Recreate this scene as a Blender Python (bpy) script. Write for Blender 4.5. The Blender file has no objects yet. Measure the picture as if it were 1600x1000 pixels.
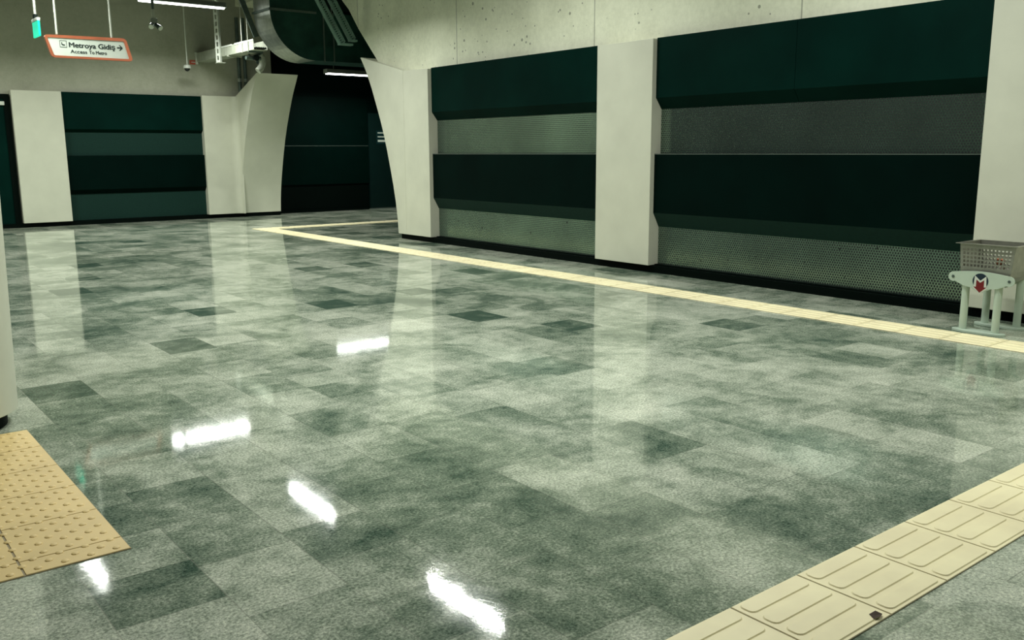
import bpy, bmesh, math, random
from mathutils import Matrix, Vector
random.seed(7)
C = bpy.context.scene
COL = C.collection

# ------------------------------------------------------------------ camera
cam = bpy.data.cameras.new('camera')
cam.sensor_width = 36.0
cam.sensor_fit = 'HORIZONTAL'
cam.lens = 1408.54 * 36.0 / 1600.0
cam.clip_start = 0.05
cam.clip_end = 200
co = bpy.data.objects.new('camera', cam)
COL.objects.link(co)
Rx = (0.7828792, -0.6221570, -0.0045540)
Up = (0.1186338, 0.1420873, 0.9827193)
Bk = (-0.6107587, -0.7698908, 0.1850461)
co.matrix_world = Matrix(((Rx[0], Up[0], Bk[0], 0), (Rx[1], Up[1], Bk[1], 0),
                          (Rx[2], Up[2], Bk[2], 1.65), (0, 0, 0, 1)))
C.camera = co

# ------------------------------------------------------------------ world, exposure
w = bpy.data.worlds.new('world')
C.world = w
w.use_nodes = True
w.node_tree.nodes['Background'].inputs[0].default_value = (0.25, 0.6, 0.45, 1)
w.node_tree.nodes['Background'].inputs[1].default_value = 0.004
vs = C.view_settings
vs.view_transform = 'Standard'
vs.look = 'None'
vs.gamma = 1
vs.exposure = 0.0
vs.use_curve_mapping = False
C.cycles.caustics_reflective = False
C.cycles.caustics_refractive = False


LAMP_POWER = 115.0           # watts of each fluorescent lamp
LAMP_SPREAD = 150.0          # cut-off of the louvre, degrees
TUBE_GLOW = 7.0             # radiance of the lens below it
LAMP_COLOUR = (0.97, 1.0, 0.94)


# ------------------------------------------------------------------ materials
def new_mat(name):
    m = bpy.data.materials.new(name)
    m.use_nodes = True
    nt = m.node_tree
    return m, nt, nt.nodes['Principled BSDF']


def N(nt, t, **kw):
    n = nt.nodes.new(t)
    for k, v in kw.items():
        setattr(n, k, v)
    return n


def val(nt, op, a, b=None, c=None):
    n = nt.nodes.new('ShaderNodeMath')
    n.operation = op
    for i, x in enumerate((a, b, c)):
        if x is None:
            continue
        if isinstance(x, (int, float)):
            n.inputs[i].default_value = x
        else:
            nt.links.new(x, n.inputs[i])
    return n.outputs[0]


def ramp(nt, fac, stops):
    r = nt.nodes.new('ShaderNodeValToRGB')
    els = r.color_ramp.elements
    while len(els) < len(stops):
        els.new(0.5)
    for e, (p, c) in zip(els, stops):
        e.position = p
        e.color = (*c, 1)
    nt.links.new(fac, r.inputs[0])
    return r.outputs[0]


def noise(nt, vec, scale, detail=4, rough=0.55, dist=0.0):
    n = nt.nodes.new('ShaderNodeTexNoise')
    n.inputs['Scale'].default_value = scale
    n.inputs['Detail'].default_value = detail
    n.inputs['Roughness'].default_value = rough
    n.inputs['Distortion'].default_value = dist
    nt.links.new(vec, n.inputs['Vector'])
    return n.outputs[0]


def mixc(nt, fac, a, b, mode='MIX'):
    n = nt.nodes.new('ShaderNodeMix')
    n.data_type = 'RGBA'
    n.blend_type = mode
    for s, x in ((n.inputs[0], fac), (n.inputs[6], a), (n.inputs[7], b)):
        if isinstance(x, (int, float)):
            s.default_value = x
        elif isinstance(x, tuple):
            s.default_value = (*x, 1)
        else:
            nt.links.new(x, s)
    return n.outputs[2]


def plain(name, col, rough=0.5, metal=0.0, vary=0.08, scale=6.0, bump=0.0, bscale=80.0, spec=0.5):
    m, nt, b = new_mat(name)
    g = N(nt, 'ShaderNodeNewGeometry')
    f = noise(nt, g.outputs['Position'], scale, 5)
    lo = tuple(c * (1 - vary) for c in col)
    hi = tuple(min(1, c * (1 + vary)) for c in col)
    nt.links.new(ramp(nt, f, [(0.3, lo), (0.7, hi)]), b.inputs['Base Color'])
    b.inputs['Roughness'].default_value = rough
    b.inputs['Metallic'].default_value = metal
    b.inputs['Specular IOR Level'].default_value = spec
    if bump:
        bp = N(nt, 'ShaderNodeBump')
        bp.inputs['Strength'].default_value = bump
        bp.inputs['Distance'].default_value = 0.002
        nt.links.new(noise(nt, g.outputs['Position'], bscale, 3), bp.inputs['Height'])
        nt.links.new(bp.outputs[0], b.inputs['Normal'])
    return m


def glow(name, col, strength):
    m, nt, b = new_mat(name)
    b.inputs['Base Color'].default_value = (*col, 1)
    b.inputs['Emission Color'].default_value = (*col, 1)
    b.inputs['Emission Strength'].default_value = strength
    return m


def floor_material():
    m, nt, b = new_mat('granite_floor')
    g = N(nt, 'ShaderNodeNewGeometry')
    P = g.outputs['Position']
    s = N(nt, 'ShaderNodeSeparateXYZ')
    nt.links.new(P, s.inputs[0])
    u = val(nt, 'DIVIDE', val(nt, 'SUBTRACT', s.outputs[0], 1.115), 0.4)
    row = val(nt, 'FLOOR', u)
    fu = val(nt, 'FRACT', u)
    w1 = N(nt, 'ShaderNodeTexWhiteNoise', noise_dimensions='1D')
    nt.links.new(row, w1.inputs['W'])
    ln = val(nt, 'ADD', 0.36, val(nt, 'MULTIPLY', w1.outputs[0], 0.26))
    v = val(nt, 'ADD', val(nt, 'DIVIDE', s.outputs[1], ln), val(nt, 'MULTIPLY', w1.outputs[0], 7.3))
    tile = val(nt, 'FLOOR', v)
    fv = val(nt, 'FRACT', v)
    cid = N(nt, 'ShaderNodeCombineXYZ')
    nt.links.new(row, cid.inputs[0])
    nt.links.new(tile, cid.inputs[1])
    w2 = N(nt, 'ShaderNodeTexWhiteNoise', noise_dimensions='2D')
    nt.links.new(cid.outputs[0], w2.inputs['Vector'])
    rnd = w2.outputs[0]
    # joints
    ju = val(nt, 'LESS_THAN', val(nt, 'MINIMUM', fu, val(nt, 'SUBTRACT', 1.0, fu)), 0.0055)
    jv = val(nt, 'LESS_THAN', val(nt, 'MINIMUM', fv, val(nt, 'SUBTRACT', 1.0, fv)), 0.0042)
    joint = val(nt, 'MAXIMUM', ju, jv)
    # mottle: broad worn patches, one tone per tile, streaks, crystal grain
    broad = noise(nt, P, 0.42, 3, 0.5, 0.4)
    mid = noise(nt, P, 1.7, 5, 0.6, 0.6)
    fine = noise(nt, P, 9.0, 4, 0.65, 0.3)
    grain = noise(nt, P, 75.0, 3, 0.8)
    t = val(nt, 'MULTIPLY', broad, 0.42)
    t = val(nt, 'ADD', t, val(nt, 'MULTIPLY', mid, 0.68))
    t = val(nt, 'ADD', t, val(nt, 'ADD', val(nt, 'MULTIPLY', fine, 0.36), val(nt, 'MULTIPLY', grain, 0.26)))
    t = val(nt, 'ADD', t, val(nt, 'MULTIPLY', rnd, 0.17))
    t = val(nt, 'SUBTRACT', t, 0.474)
    dark_tile = val(nt, 'LESS_THAN', rnd, 0.022)
    t = val(nt, 'SUBTRACT', t, val(nt, 'MULTIPLY', dark_tile, 0.10))
    col = ramp(nt, t, [(0.24, (0.06, 0.10, 0.072)), (0.40, (0.20, 0.25, 0.185)),
                       (0.54, (0.41, 0.455, 0.36)), (0.74, (0.64, 0.67, 0.55))])
    gr = ramp(nt, grain, [(0.32, (0.50, 0.54, 0.50)), (0.5, (1.0, 1.0, 1.0)), (0.68, (1.5, 1.5, 1.44))])
    col = mixc(nt, 1.0, col, gr, 'MULTIPLY')
    jc = mixc(nt, w1.outputs[0], (0.30, 0.31, 0.25), (0.07, 0.09, 0.07))
    col = mixc(nt, val(nt, 'MULTIPLY', joint, 0.55), col, jc)
    nt.links.new(col, b.inputs['Base Color'])
    rr = val(nt, 'ADD', 0.02, val(nt, 'MULTIPLY', fine, 0.07))
    nt.links.new(rr, b.inputs['Roughness'])
    b.inputs['IOR'].default_value = 1.52
    bp = N(nt, 'ShaderNodeBump')
    bp.inputs['Strength'].default_value = 0.05
    bp.inputs['Distance'].default_value = 0.002
    nt.links.new(noise(nt, P, 40.0, 3), bp.inputs['Height'])
    nt.links.new(bp.outputs[0], b.inputs['Normal'])
    return m


def concrete_material(name, tone, pits=1.0):
    m, nt, b = new_mat(name)
    g = N(nt, 'ShaderNodeNewGeometry')
    P = g.outputs['Position']
    f = noise(nt, P, 0.9, 6, 0.6)
    f2 = noise(nt, P, 14.0, 4, 0.7)
    t = val(nt, 'ADD', val(nt, 'MULTIPLY', f, 0.65), val(nt, 'MULTIPLY', f2, 0.35))
    col = ramp(nt, t, [(0.3, tuple(tone * c for c in (0.42, 0.435, 0.325))), (0.5, tuple(tone * c for c in (0.53, 0.545, 0.42))),
                       (0.7, tuple(tone * c for c in (0.62, 0.635, 0.50)))])
    # small blow holes
    vo = N(nt, 'ShaderNodeTexVoronoi')
    vo.inputs['Scale'].default_value = 9.0
    nt.links.new(P, vo.inputs['Vector'])
    hole = val(nt, 'LESS_THAN', vo.outputs['Distance'], val(nt, 'MULTIPLY', val(nt, 'SUBTRACT', noise(nt, P, 1.6, 2), 0.38), 0.75 * pits))
    col = mixc(nt, val(nt, 'MULTIPLY', hole, 0.65), col, (0.10, 0.11, 0.08))
    # shuttering joints every 3.36 m along the wall
    s = N(nt, 'ShaderNodeSeparateXYZ')
    nt.links.new(P, s.inputs[0])
    fr = val(nt, 'FRACT', val(nt, 'DIVIDE', val(nt, 'SUBTRACT', s.outputs[1], 9.73), 3.40))
    jn = val(nt, 'LESS_THAN', val(nt, 'MINIMUM', fr, val(nt, 'SUBTRACT', 1.0, fr)), 0.0028)
    col = mixc(nt, val(nt, 'MULTIPLY', jn, 0.55), col, (0.11, 0.12, 0.09))
    nt.links.new(col, b.inputs['Base Color'])
    b.inputs['Roughness'].default_value = 0.85
    bp = N(nt, 'ShaderNodeBump')
    bp.inputs['Strength'].default_value = 0.35
    bp.inputs['Distance'].default_value = 0.004
    nt.links.new(f2, bp.inputs['Height'])
    nt.links.new(bp.outputs[0], b.inputs['Normal'])
    return m


def mesh_material(name, along, metal_col, rough):
    """expanded metal: staggered upright slots; 'along' picks the wall axis (0 = x, 1 = y)"""
    m, nt, b = new_mat(name)
    g = N(nt, 'ShaderNodeNewGeometry')
    s = N(nt, 'ShaderNodeSeparateXYZ')
    nt.links.new(g.outputs['Position'], s.inputs[0])
    v = val(nt, 'DIVIDE', s.outputs[2], 0.028)
    r = val(nt, 'FLOOR', v)
    odd = val(nt, 'MULTIPLY', val(nt, 'MODULO', r, 2.0), 0.5)
    u = val(nt, 'ADD', val(nt, 'DIVIDE', s.outputs[along], 0.031), odd)
    fu = val(nt, 'ABSOLUTE', val(nt, 'SUBTRACT', val(nt, 'FRACT', u), 0.5))
    fv = val(nt, 'ABSOLUTE', val(nt, 'SUBTRACT', val(nt, 'FRACT', v), 0.5))
    d = val(nt, 'ADD', val(nt, 'POWER', val(nt, 'DIVIDE', fu, 0.30), 2.0), val(nt, 'POWER', val(nt, 'DIVIDE', fv, 0.43), 2.0))
    hole = val(nt, 'LESS_THAN', d, 1.0)
    big = noise(nt, g.outputs['Position'], 1.2, 4)
    mc = ramp(nt, big, [(0.3, tuple(c * 0.8 for c in metal_col)), (0.7, tuple(c * 1.15 for c in metal_col))])
    sc = N(nt, 'ShaderNodeTexNoise')
    nt.links.new(g.outputs['Position'], sc.inputs['Vector'])
    sc.inputs['Scale'].default_value = 13.0
    sc.inputs['Detail'].default_value = 6
    low = val(nt, 'LESS_THAN', s.outputs[2], 0.60)
    blot = val(nt, 'MULTIPLY', val(nt, 'GREATER_THAN', sc.outputs[0], 0.70), low)
    mc = mixc(nt, val(nt, 'MULTIPLY', blot, 0.85), mc, (0.01, 0.015, 0.012))
    col = mixc(nt, hole, mc, (0.004, 0.008, 0.006))
    nt.links.new(col, b.inputs['Base Color'])
    nt.links.new(val(nt, 'SUBTRACT', 0.94, val(nt, 'MULTIPLY', hole, 0.94)), b.inputs['Metallic'])
    nt.links.new(val(nt, 'ADD', rough, val(nt, 'MULTIPLY', hole, 0.5)), b.inputs['Roughness'])
    return m


M = {}
M['floor'] = floor_material()
M['concrete'] = concrete_material('pale_concrete', 1.5)
M['concrete_dark'] = concrete_material('grey_concrete', 0.78, 0.3)
M['white'] = plain('white_cladding', (0.60, 0.612, 0.495), 0.42, vary=0.05, scale=2.2)
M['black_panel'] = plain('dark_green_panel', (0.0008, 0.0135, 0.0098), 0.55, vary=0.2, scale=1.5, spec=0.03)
M['ceiling'] = plain('black_ceiling', (0.003, 0.012, 0.009), 0.9, spec=0.05)
M['base'] = plain('black_baseboard', (0.0006, 0.003, 0.002), 0.6, spec=0.05)
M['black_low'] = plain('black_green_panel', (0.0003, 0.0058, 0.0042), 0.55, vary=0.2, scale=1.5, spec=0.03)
M['duct_side'] = plain('dark_duct_sheet', (0.012, 0.05, 0.04), 0.45, metal=0.3, vary=0.3, scale=3, spec=0.2)
M['tray_dark'] = plain('dark_tray_steel', (0.10, 0.19, 0.15), 0.5, metal=0.2, vary=0.2, scale=9)
M['ledge'] = plain('panel_ledge', (0.10, 0.13, 0.11), 0.4, metal=0.3)
M['mesh_y'] = mesh_material('expanded_metal', 1, (0.27, 0.385, 0.315), 0.22)
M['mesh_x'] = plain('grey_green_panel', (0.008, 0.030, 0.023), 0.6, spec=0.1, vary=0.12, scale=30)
M['tactile'] = plain('cream_tactile', (0.93, 0.84, 0.53), 0.5, vary=0.10, scale=2.5)
M['tactile_seam'] = plain('tactile_seam', (0.28, 0.24, 0.14), 0.7)
M['dot'] = plain('yellow_tactile', (0.70, 0.53, 0.22), 0.5, vary=0.10, scale=2.5)
M['housing'] = plain('grey_housing', (0.22, 0.25, 0.21), 0.5)
M['tube'] = glow('fluorescent', LAMP_COLOUR, TUBE_GLOW)
M['galv'] = plain('galvanised_steel', (0.42, 0.46, 0.41), 0.36, metal=0.85, vary=0.2, scale=9)
M['galv_dark'] = plain('dull_steel', (0.10, 0.14, 0.12), 0.5, metal=0.5, vary=0.2, scale=9)
M['tray'] = plain('pale_metal_tray', (0.36, 0.39, 0.31), 0.5, vary=0.15, scale=7)
M['rod'] = plain('pale_rod', (0.45, 0.48, 0.40), 0.45)
M['copper'] = plain('copper_frame', (0.52, 0.155, 0.075), 0.30, metal=0.45, vary=0.1)
M['sign_face'] = plain('sign_face', (0.60, 0.66, 0.57), 0.5, vary=0.04)
M['ink'] = plain('sign_ink', (0.006, 0.018, 0.014), 0.6)
M['exit'] = glow('exit_green', (0.0, 0.62, 0.36), 1.1)
M['red'] = plain('red_sign', (0.45, 0.08, 0.04), 0.5)
M['offwhite'] = plain('off_white_plastic', (0.62, 0.66, 0.58), 0.4)
M['black'] = plain('black_plastic', (0.008, 0.012, 0.010), 0.25)
M['stand'] = plain('mint_grey_paint', (0.46, 0.56, 0.46), 0.42, vary=0.05)
M['basket'] = plain('brushed_steel', (0.40, 0.40, 0.34), 0.36, metal=0.8, vary=0.12, scale=14)
M['navy'] = plain('emblem_navy', (0.006, 0.020, 0.035), 0.4)
M['crimson'] = plain('emblem_red', (0.16, 0.008, 0.010), 0.4)
M['paper'] = plain('white_paper', (0.62, 0.58, 0.50), 0.8)
M['orange'] = plain('orange_wrap', (0.60, 0.20, 0.09), 0.6)
M['leaf'] = plain('dry_leaf', (0.05, 0.03, 0.015), 0.8)


# ------------------------------------------------------------------ mesh helpers
class MB:
    def __init__(self):
        self.v = []
        self.f = []

    def add(self, vs_, fs_):
        o = len(self.v)
        self.v += [tuple(x) for x in vs_]
        self.f += [tuple(i + o for i in f) for f in fs_]
        return self

    def box(self, x0, x1, y0, y1, z0, z1):
        return self.add([(x, y, z) for x in (x0, x1) for y in (y0, y1) for z in (z0, z1)],
                        [(0, 1, 3, 2), (4, 6, 7, 5), (0, 4, 5, 1), (2, 3, 7, 6), (0, 2, 6, 4), (1, 5, 7, 3)])

    def prism(self, poly, axis, a0, a1):
        """2-D polygon swept along an axis: axis 0 -> poly is (y,z); 1 -> (x,z); 2 -> (x,y)"""
        def p3(p, a):
            return ((a, p[0], p[1]), (p[0], a, p[1]), (p[0], p[1], a))[axis]
        n = len(poly)
        vs_ = [p3(p, a0) for p in poly] + [p3(p, a1) for p in poly]
        fs_ = [tuple(range(n)), tuple(range(2 * n - 1, n - 1, -1))]
        fs_ += [(i, i + n, (i + 1) % n + n, (i + 1) % n) for i in range(n)]
        return self.add(vs_, fs_)

    def tube(self, a, b, r, n=12, r2=None):
        a = Vector(a)
        b = Vector(b)
        r2 = r if r2 is None else r2
        d = (b - a).normalized()
        s = d.orthogonal().normalized()
        t = d.cross(s)
        vs_ = []
        for c, rr in ((a, r), (b, r2)):
            for i in range(n):
                k = 2 * math.pi * i / n
                vs_.append(c + s * math.cos(k) * rr + t * math.sin(k) * rr)
        fs_ = [(i, (i + 1) % n, (i + 1) % n + n, i + n) for i in range(n)]
        fs_ += [tuple(range(n - 1, -1, -1)), tuple(range(n, 2 * n))]
        return self.add(vs_, fs_)

    def lathe(self, c, prof, n=20):
        """profile of (r, z) about the vertical through c"""
        vs_ = []
        for r, z in prof:
            for i in range(n):
                k = 2 * math.pi * i / n
                vs_.append((c[0] + r * math.cos(k), c[1] + r * math.sin(k), c[2] + z))
        fs_ = []
        for j in range(len(prof) - 1):
            for i in range(n):
                fs_.append((j * n + i, j * n + (i + 1) % n, (j + 1) * n + (i + 1) % n, (j + 1) * n + i))
        fs_.append(tuple(range(n - 1, -1, -1)))
        fs_.append(tuple((len(prof) - 1) * n + i for i in range(n)))
        return self.add(vs_, fs_)

    def bar(self, a, b, wv, hv):
        """beam from a to b with half-width vectors"""
        a = Vector(a); b = Vector(b); wv = Vector(wv); hv = Vector(hv)
        vs_ = [c + s * wv + t * hv for c in (a, b) for s, t in ((-1, -1), (1, -1), (1, 1), (-1, 1))]
        return self.add(vs_, [(0, 3, 2, 1), (4, 5, 6, 7), (0, 1, 5, 4), (1, 2, 6, 5), (2, 3, 7, 6), (3, 0, 4, 7)])

    def build(self, name, mat, parent=None, bevel=0.0, smooth=False):
        org = root_loc(parent)
        me = bpy.data.meshes.new(name)
        me.from_pydata([tuple(Vector(p) - org) for p in self.v], [], self.f)
        bm = bmesh.new()
        bm.from_mesh(me)
        bmesh.ops.recalc_face_normals(bm, faces=bm.faces)
        if smooth:
            for f in bm.faces:
                f.smooth = True
            for e in bm.edges:
                if len(e.link_faces) == 2 and e.calc_face_angle(0) > 0.6:
                    e.smooth = False
        bm.to_mesh(me)
        bm.free()
        me.materials.append(mat)
        o = bpy.data.objects.new(name, me)
        COL.objects.link(o)
        if parent:
            o.parent = parent
        if bevel:
            b = o.modifiers.new('bevel', 'BEVEL')
            b.width = bevel
            b.segments = 2
            b.limit_method = 'ANGLE'
            b.angle_limit = 0.7
        return o


def root_loc(o):
    while o is not None and o.parent is not None:
        o = o.parent
    return Vector((0, 0, 0)) if o is None else o.location.copy()


def tag(o, label, cat, group=None, kind=None):
    o['label'] = label
    o['category'] = cat
    if group:
        o['group'] = group
    if kind:
        o['kind'] = kind
    return o


def thing(name, loc, label, cat, group=None, kind=None):
    o = bpy.data.objects.new(name, None)
    o.empty_display_size = 0.1
    o.location = loc
    COL.objects.link(o)
    return tag(o, label, cat, group, kind)


def struct(mb, name, mat, label, cat, **kw):
    return tag(mb.build(name, mat, None, **kw), label, cat, None, 'structure')


def copy_tree(o, delta, parent=None):
    c = o.copy()
    COL.objects.link(c)
    if parent is None:
        c.location = o.location + Vector(delta)
    else:
        c.parent = parent
    for ch in list(o.children):
        copy_tree(ch, delta, c)
    return c


# ------------------------------------------------------------------ dimensions (metres)
XF = 9.03        # faces of the white cladding on the right wall
XP = 9.106       # faces of the dark panels
XM = 9.22        # metal mesh
XC = 9.24        # bare concrete
YF, YP, YM, YC = 22.475, 22.548, 22.64, 22.68      # the same on the back wall
CEIL = 6.4

ARCH = [(0.0, 0.0), (0.153, 0.0), (0.45, 0.035), (0.721, 0.086), (1.02, 0.165), (1.333, 0.263), (1.65, 0.37),
        (1.96, 0.488), (2.27, 0.63), (2.57, 0.79), (2.82, 0.925), (3.067, 1.078), (3.27, 1.225), (3.452, 1.381)]


def arch(z):
    for (z0, a0), (z1, a1) in zip(ARCH, ARCH[1:]):
        if z <= z1:
            return a0 + (a1 - a0) * (z - z0) / (z1 - z0)
    return ARCH[-1][1]


ZB = 0.10        # underside of the cladding

# ------------------------------------------------------------------ the shell
struct(MB().box(-8, 20, -8, 24.5, -0.2, 0), 'floor', M['floor'],
       'polished grey green granite tile floor of the station hall', 'floor')
struct(MB().box(-8.2, 20, -8, 24.5, CEIL, CEIL + 0.2), 'ceiling', M['ceiling'],
       'black unlit ceiling high above the hall', 'ceiling')
# right wall of concrete, cut by the arch of the side passage
poly = [(-8, 0), (14.78, 0), (14.80, 0.72), (14.98, 1.33), (15.20, 1.96), (15.50, 2.57), (15.74, 3.2), (15.807, 3.368),
        (16.157, 3.698), (16.517, 4.036), (16.88, 4.444), (17.4, 4.85), (17.4, CEIL), (-8, CEIL)]
struct(MB().prism(poly, 0, XC, 10.07), 'wall_right', M['concrete'],
       'bare concrete wall above the dark panels on the right', 'wall')
struct(MB().prism([(17.401, 4.85), (18.0, 5.1), (18.7, 5.2), (22.68, 5.2), (22.68, CEIL), (17.401, CEIL)], 0, XC, 10.07),
       'wall_right_lintel', M['concrete'], 'bare concrete over the crown of the passage arch', 'wall')
struct(MB().box(0.6, 10.1, YC, 23.4, 0, CEIL), 'wall_back', M['concrete_dark'],
       'bare concrete wall at the far end behind the hanging sign', 'wall')
struct(MB().box(0.3, 0.80, 17.6, YC, 0, CEIL), 'wall_left_far', M['concrete_dark'],
       'bare concrete stretch of the left side wall near the far end', 'wall')
struct(MB().box(0.3, 0.80, 7.3, 17.59, 0, CEIL).box(0.3, 0.80, -8, -1.3, 0, CEIL), 'wall_left', M['black_panel'],
       'dark wall running along the left side of the hall', 'wall')
struct(MB().box(-8, 9.24, -8.2, -8, 0, CEIL), 'wall_front', M['concrete'],
       'concrete wall behind the camera', 'wall')
struct(MB().box(-8.2, -8, -8, YC, 0, CEIL), 'wall_passage_left', M['concrete'],
       'concrete wall closing the near passage', 'wall')
pw = MB().box(10.102, 18, 23.05, 23.4, 0, 5.4)
pw.box(10.07, 18, 14.4, 14.7, 0, 5.4).box(18, 18.3, 14.4, 23.4, 0, 5.4)
struct(pw, 'wall_passage', M['black_low'], 'dark walls inside the side passage', 'wall')
struct(MB().box(10.07, 18, 14.4, 23.4, 5.4, 5.6), 'trim_1', M['ceiling'], 'black soffit over the side passage', 'ceiling')
# plinths
struct(MB().box(XP - 0.005, XC, -2.0, 14.86, 0, ZB - 0.005), 'baseboard_right', M['base'],
       'black plinth along the foot of the right wall', 'baseboard')
struct(MB().box(3.0, 9.10, YP + 0.0, YC, 0, ZB - 0.005).box(9.10, 10.085, 22.515, YC, 0, ZB - 0.005), 'baseboard_back', M['base'],
       'black plinth along the foot of the far wall', 'baseboard')
struct(MB().box(10.102, 13.0, 22.97, 23.05, 0, 0.06), 'baseboard_passage', M['base'],
       'black plinth along the passage wall', 'baseboard')


# ------------------------------------------------------------------ white cladding
def box_pillar(y0, y1, label):
    t = thing('cladding_pillar', (XF, (y0 + y1) / 2, 0), label, 'pillar', 'white pillars of the hall')
    MB().box(XF, XC - 0.002, y0, y1, ZB, 3.072).build('casing', M['white'], t, bevel=0.006)
    return t


box_pillar(8.40, 9.445, 'white flat pillar between the two dark panel bays of the right wall')
box_pillar(3.05, 4.105, 'white flat pillar behind the litter bin at the right edge')


def arch_side(yj, sgn, ztop, y_shift=0.0):
    """points (y,z) up the curved edge of the portal; sgn = +1 leans to +y"""
    pts = []
    n = 22
    for i in range(n + 1):
        z = ZB + (ztop - ZB) * i / n
        pts.append((yj + sgn * arch(z) + y_shift, z))
    return pts


def reveal_strip(x0, x1, pts, off, thick):
    """curved sheet following the portal edge, thick towards +y"""
    mb_ = MB()
    n_ = len(pts)
    vs__ = []
    for (y_, z_) in pts:
        vs__ += [(x0, y_ + off, z_), (x1, y_ + off, z_), (x1, y_ + off + thick, z_), (x0, y_ + off + thick, z_)]
    fs__ = [(j * 4 + i, j * 4 + (i + 1) % 4, j * 4 + 4 + (i + 1) % 4, j * 4 + 4 + i) for j in range(n_ - 1) for i in range(4)]
    fs__ += [(3, 2, 1, 0), tuple((n_ - 1) * 4 + i for i in range(4))]
    return mb_.add(vs__, fs__)


# near jamb of the portal: flat face with a flared wing
t = thing('portal_pillar', (XF, 14.3, 0), 'white pillar with a wing flaring left beside the dark passage', 'pillar',
          'white pillars of the hall')
edge = arch_side(14.88, 1, 3.452)
MB().prism([(13.745, ZB), (14.56, ZB), (14.56, 3.088), (13.745, 3.066)], 0, XF, XC - 0.002).build('casing', M['white'], t, bevel=0.005)
wing = [(14.56, ZB)] + edge + [(16.22, 3.455), (14.56, 3.088)]
mb = MB()
n = len(wing)


def wx(y):
    return XF + 0.05 * max(0.0, (y - 14.56)) ** 1.1


vs_ = [(wx(y), y, z) for y, z in wing] + [(wx(y) + 0.10, y, z) for y, z in wing]
mb.add(vs_, [tuple(range(n)), tuple(range(2 * n - 1, n - 1, -1))] + [(i, i + n, (i + 1) % n + n, (i + 1) % n) for i in range(n)])
mb.build('wing', M['white'], t)
reveal_strip(XF + 0.17, 10.07, edge, -0.035, 0.03).build('reveal', M['white'], t, smooth=True)

# back wall pillar on the left
t = thing('cladding_pillar', (4.5, YF, 0), 'white flat pillar at the far left beside the dark door', 'pillar',
          'white pillars of the hall')
MB().box(4.005, 5.01, YF, YC - 0.002, ZB, 2.985).build('casing', M['white'], t, bevel=0.006)

# corner pillar with wing and curved reveal of the far jamb
t = thing('portal_pillar', (8.7, YF, 0), 'white corner pillar curving into the left side of the dark passage', 'pillar',
          'white pillars of the hall')
cw = MB()
# face on the back wall, then a small round into the wing plane
face = [(8.175, YF)]
for k in range(7):
    a = math.pi / 2 * k / 6
    face.append((XF - 0.16 + 0.16 * math.sin(a), YF - 0.16 * (1 - math.cos(a))))
prof = face + [(XF + 0.03, YF - 0.16), (XF + 0.03, YC - 0.03), (8.175, YC - 0.03)]
cw.prism(prof, 2, ZB, 3.0)
cw.build('casing', M['white'], t, smooth=True)
edge = arch_side(22.50, -1, 3.487)
rim = [(22.36, ZB), (22.50, ZB)]
wingp = [(22.50, ZB)] + [e for e in edge] + [(22.50, 3.0)]
MB().prism(wingp, 0, XF, XF + 0.05).build('wing', M['white'], t)
reveal_strip(XF + 0.05, 10.09, edge, 0.0, 0.05).build('reveal', M['white'], t, smooth=True)

# round column close to the camera on the left
t = thing('round_column', (0.57, 6.262, 0), 'rounded white column at the left edge close to the camera', 'pillar')
MB().lathe((0.57, 6.262, 0), [(0.392, 0.092), (0.400, 0.098), (0.405, 0.4), (0.415, 0.9), (0.425, 1.4), (0.445, 2.2), (0.48, 3.2), (0.56, 4.4), (0.66, 5.4), (0.78, CEIL - 0.003)], 56).build('casing', M['white'], t, smooth=True)
MB().lathe((0.57, 6.262, 0), [(0.335, 0.001), (0.335, 0.091)], 48).build('plinth', M['base'], t, smooth=True)


# ------------------------------------------------------------------ dark panel bays
def bay_right(y0, y1, label, seam=None):
    t = thing('wall_panel', (XP, (y0 + y1) / 2, 0.1), label, 'wall panel', 'dark panel bays')
    up = [(XP, 3.083), (XP, 2.322), (XM - 0.004, 2.18), (XC - 0.002, 2.18), (XC - 0.002, 3.083)]
    lo = [(XP, 1.585), (XP, 0.812), (XC - 0.002, 0.812), (XC - 0.002, 1.585)]
    drip = [(XP, 0.811), (XM - 0.004, 0.62), (XC - 0.002, 0.62), (XC - 0.002, 0.811)]
    MB().prism(drip, 1, y0, y1).build('sloped_underside', M['mesh_x'], t)  # paler than the lower panel: light bounced off the floor, put into the colour
    if seam:
        MB().prism(up, 1, y0, seam - 0.003).build('upper_panel', M['black_panel'], t)
        MB().prism(up, 1, seam + 0.003, y1).build('upper_panel', M['black_panel'], t)
    else:
        MB().prism(up, 1, y0, y1).build('upper_panel', M['black_panel'], t)
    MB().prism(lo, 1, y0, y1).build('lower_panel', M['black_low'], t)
    MB().box(XP - 0.004, XP + 0.03, y0, y1, 1.586, 1.596).build('ledge_strip', M['ledge'], t)
    MB().box(XM, XC - 0.002, y0, y1, 1.60, 2.179).build('mesh_screen', M['mesh_y'], t)
    MB().box(XM, XC - 0.002, y0, y1, ZB + 0.0, 0.619).build('mesh_screen', M['mesh_y'], t)
    MB().box(XP + 0.05, XC - 0.002, y0, y1, ZB - 0.004, ZB + 0.012).build('foot_rail', M['base'], t)
    return t


bay_right(9.447, 13.743, 'dark panel bay with mesh bands between the flared pillar and the middle pillar')
bay_right(4.107, 8.398, 'wide dark panel bay with mesh bands left of the litter bin', seam=6.283)

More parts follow.
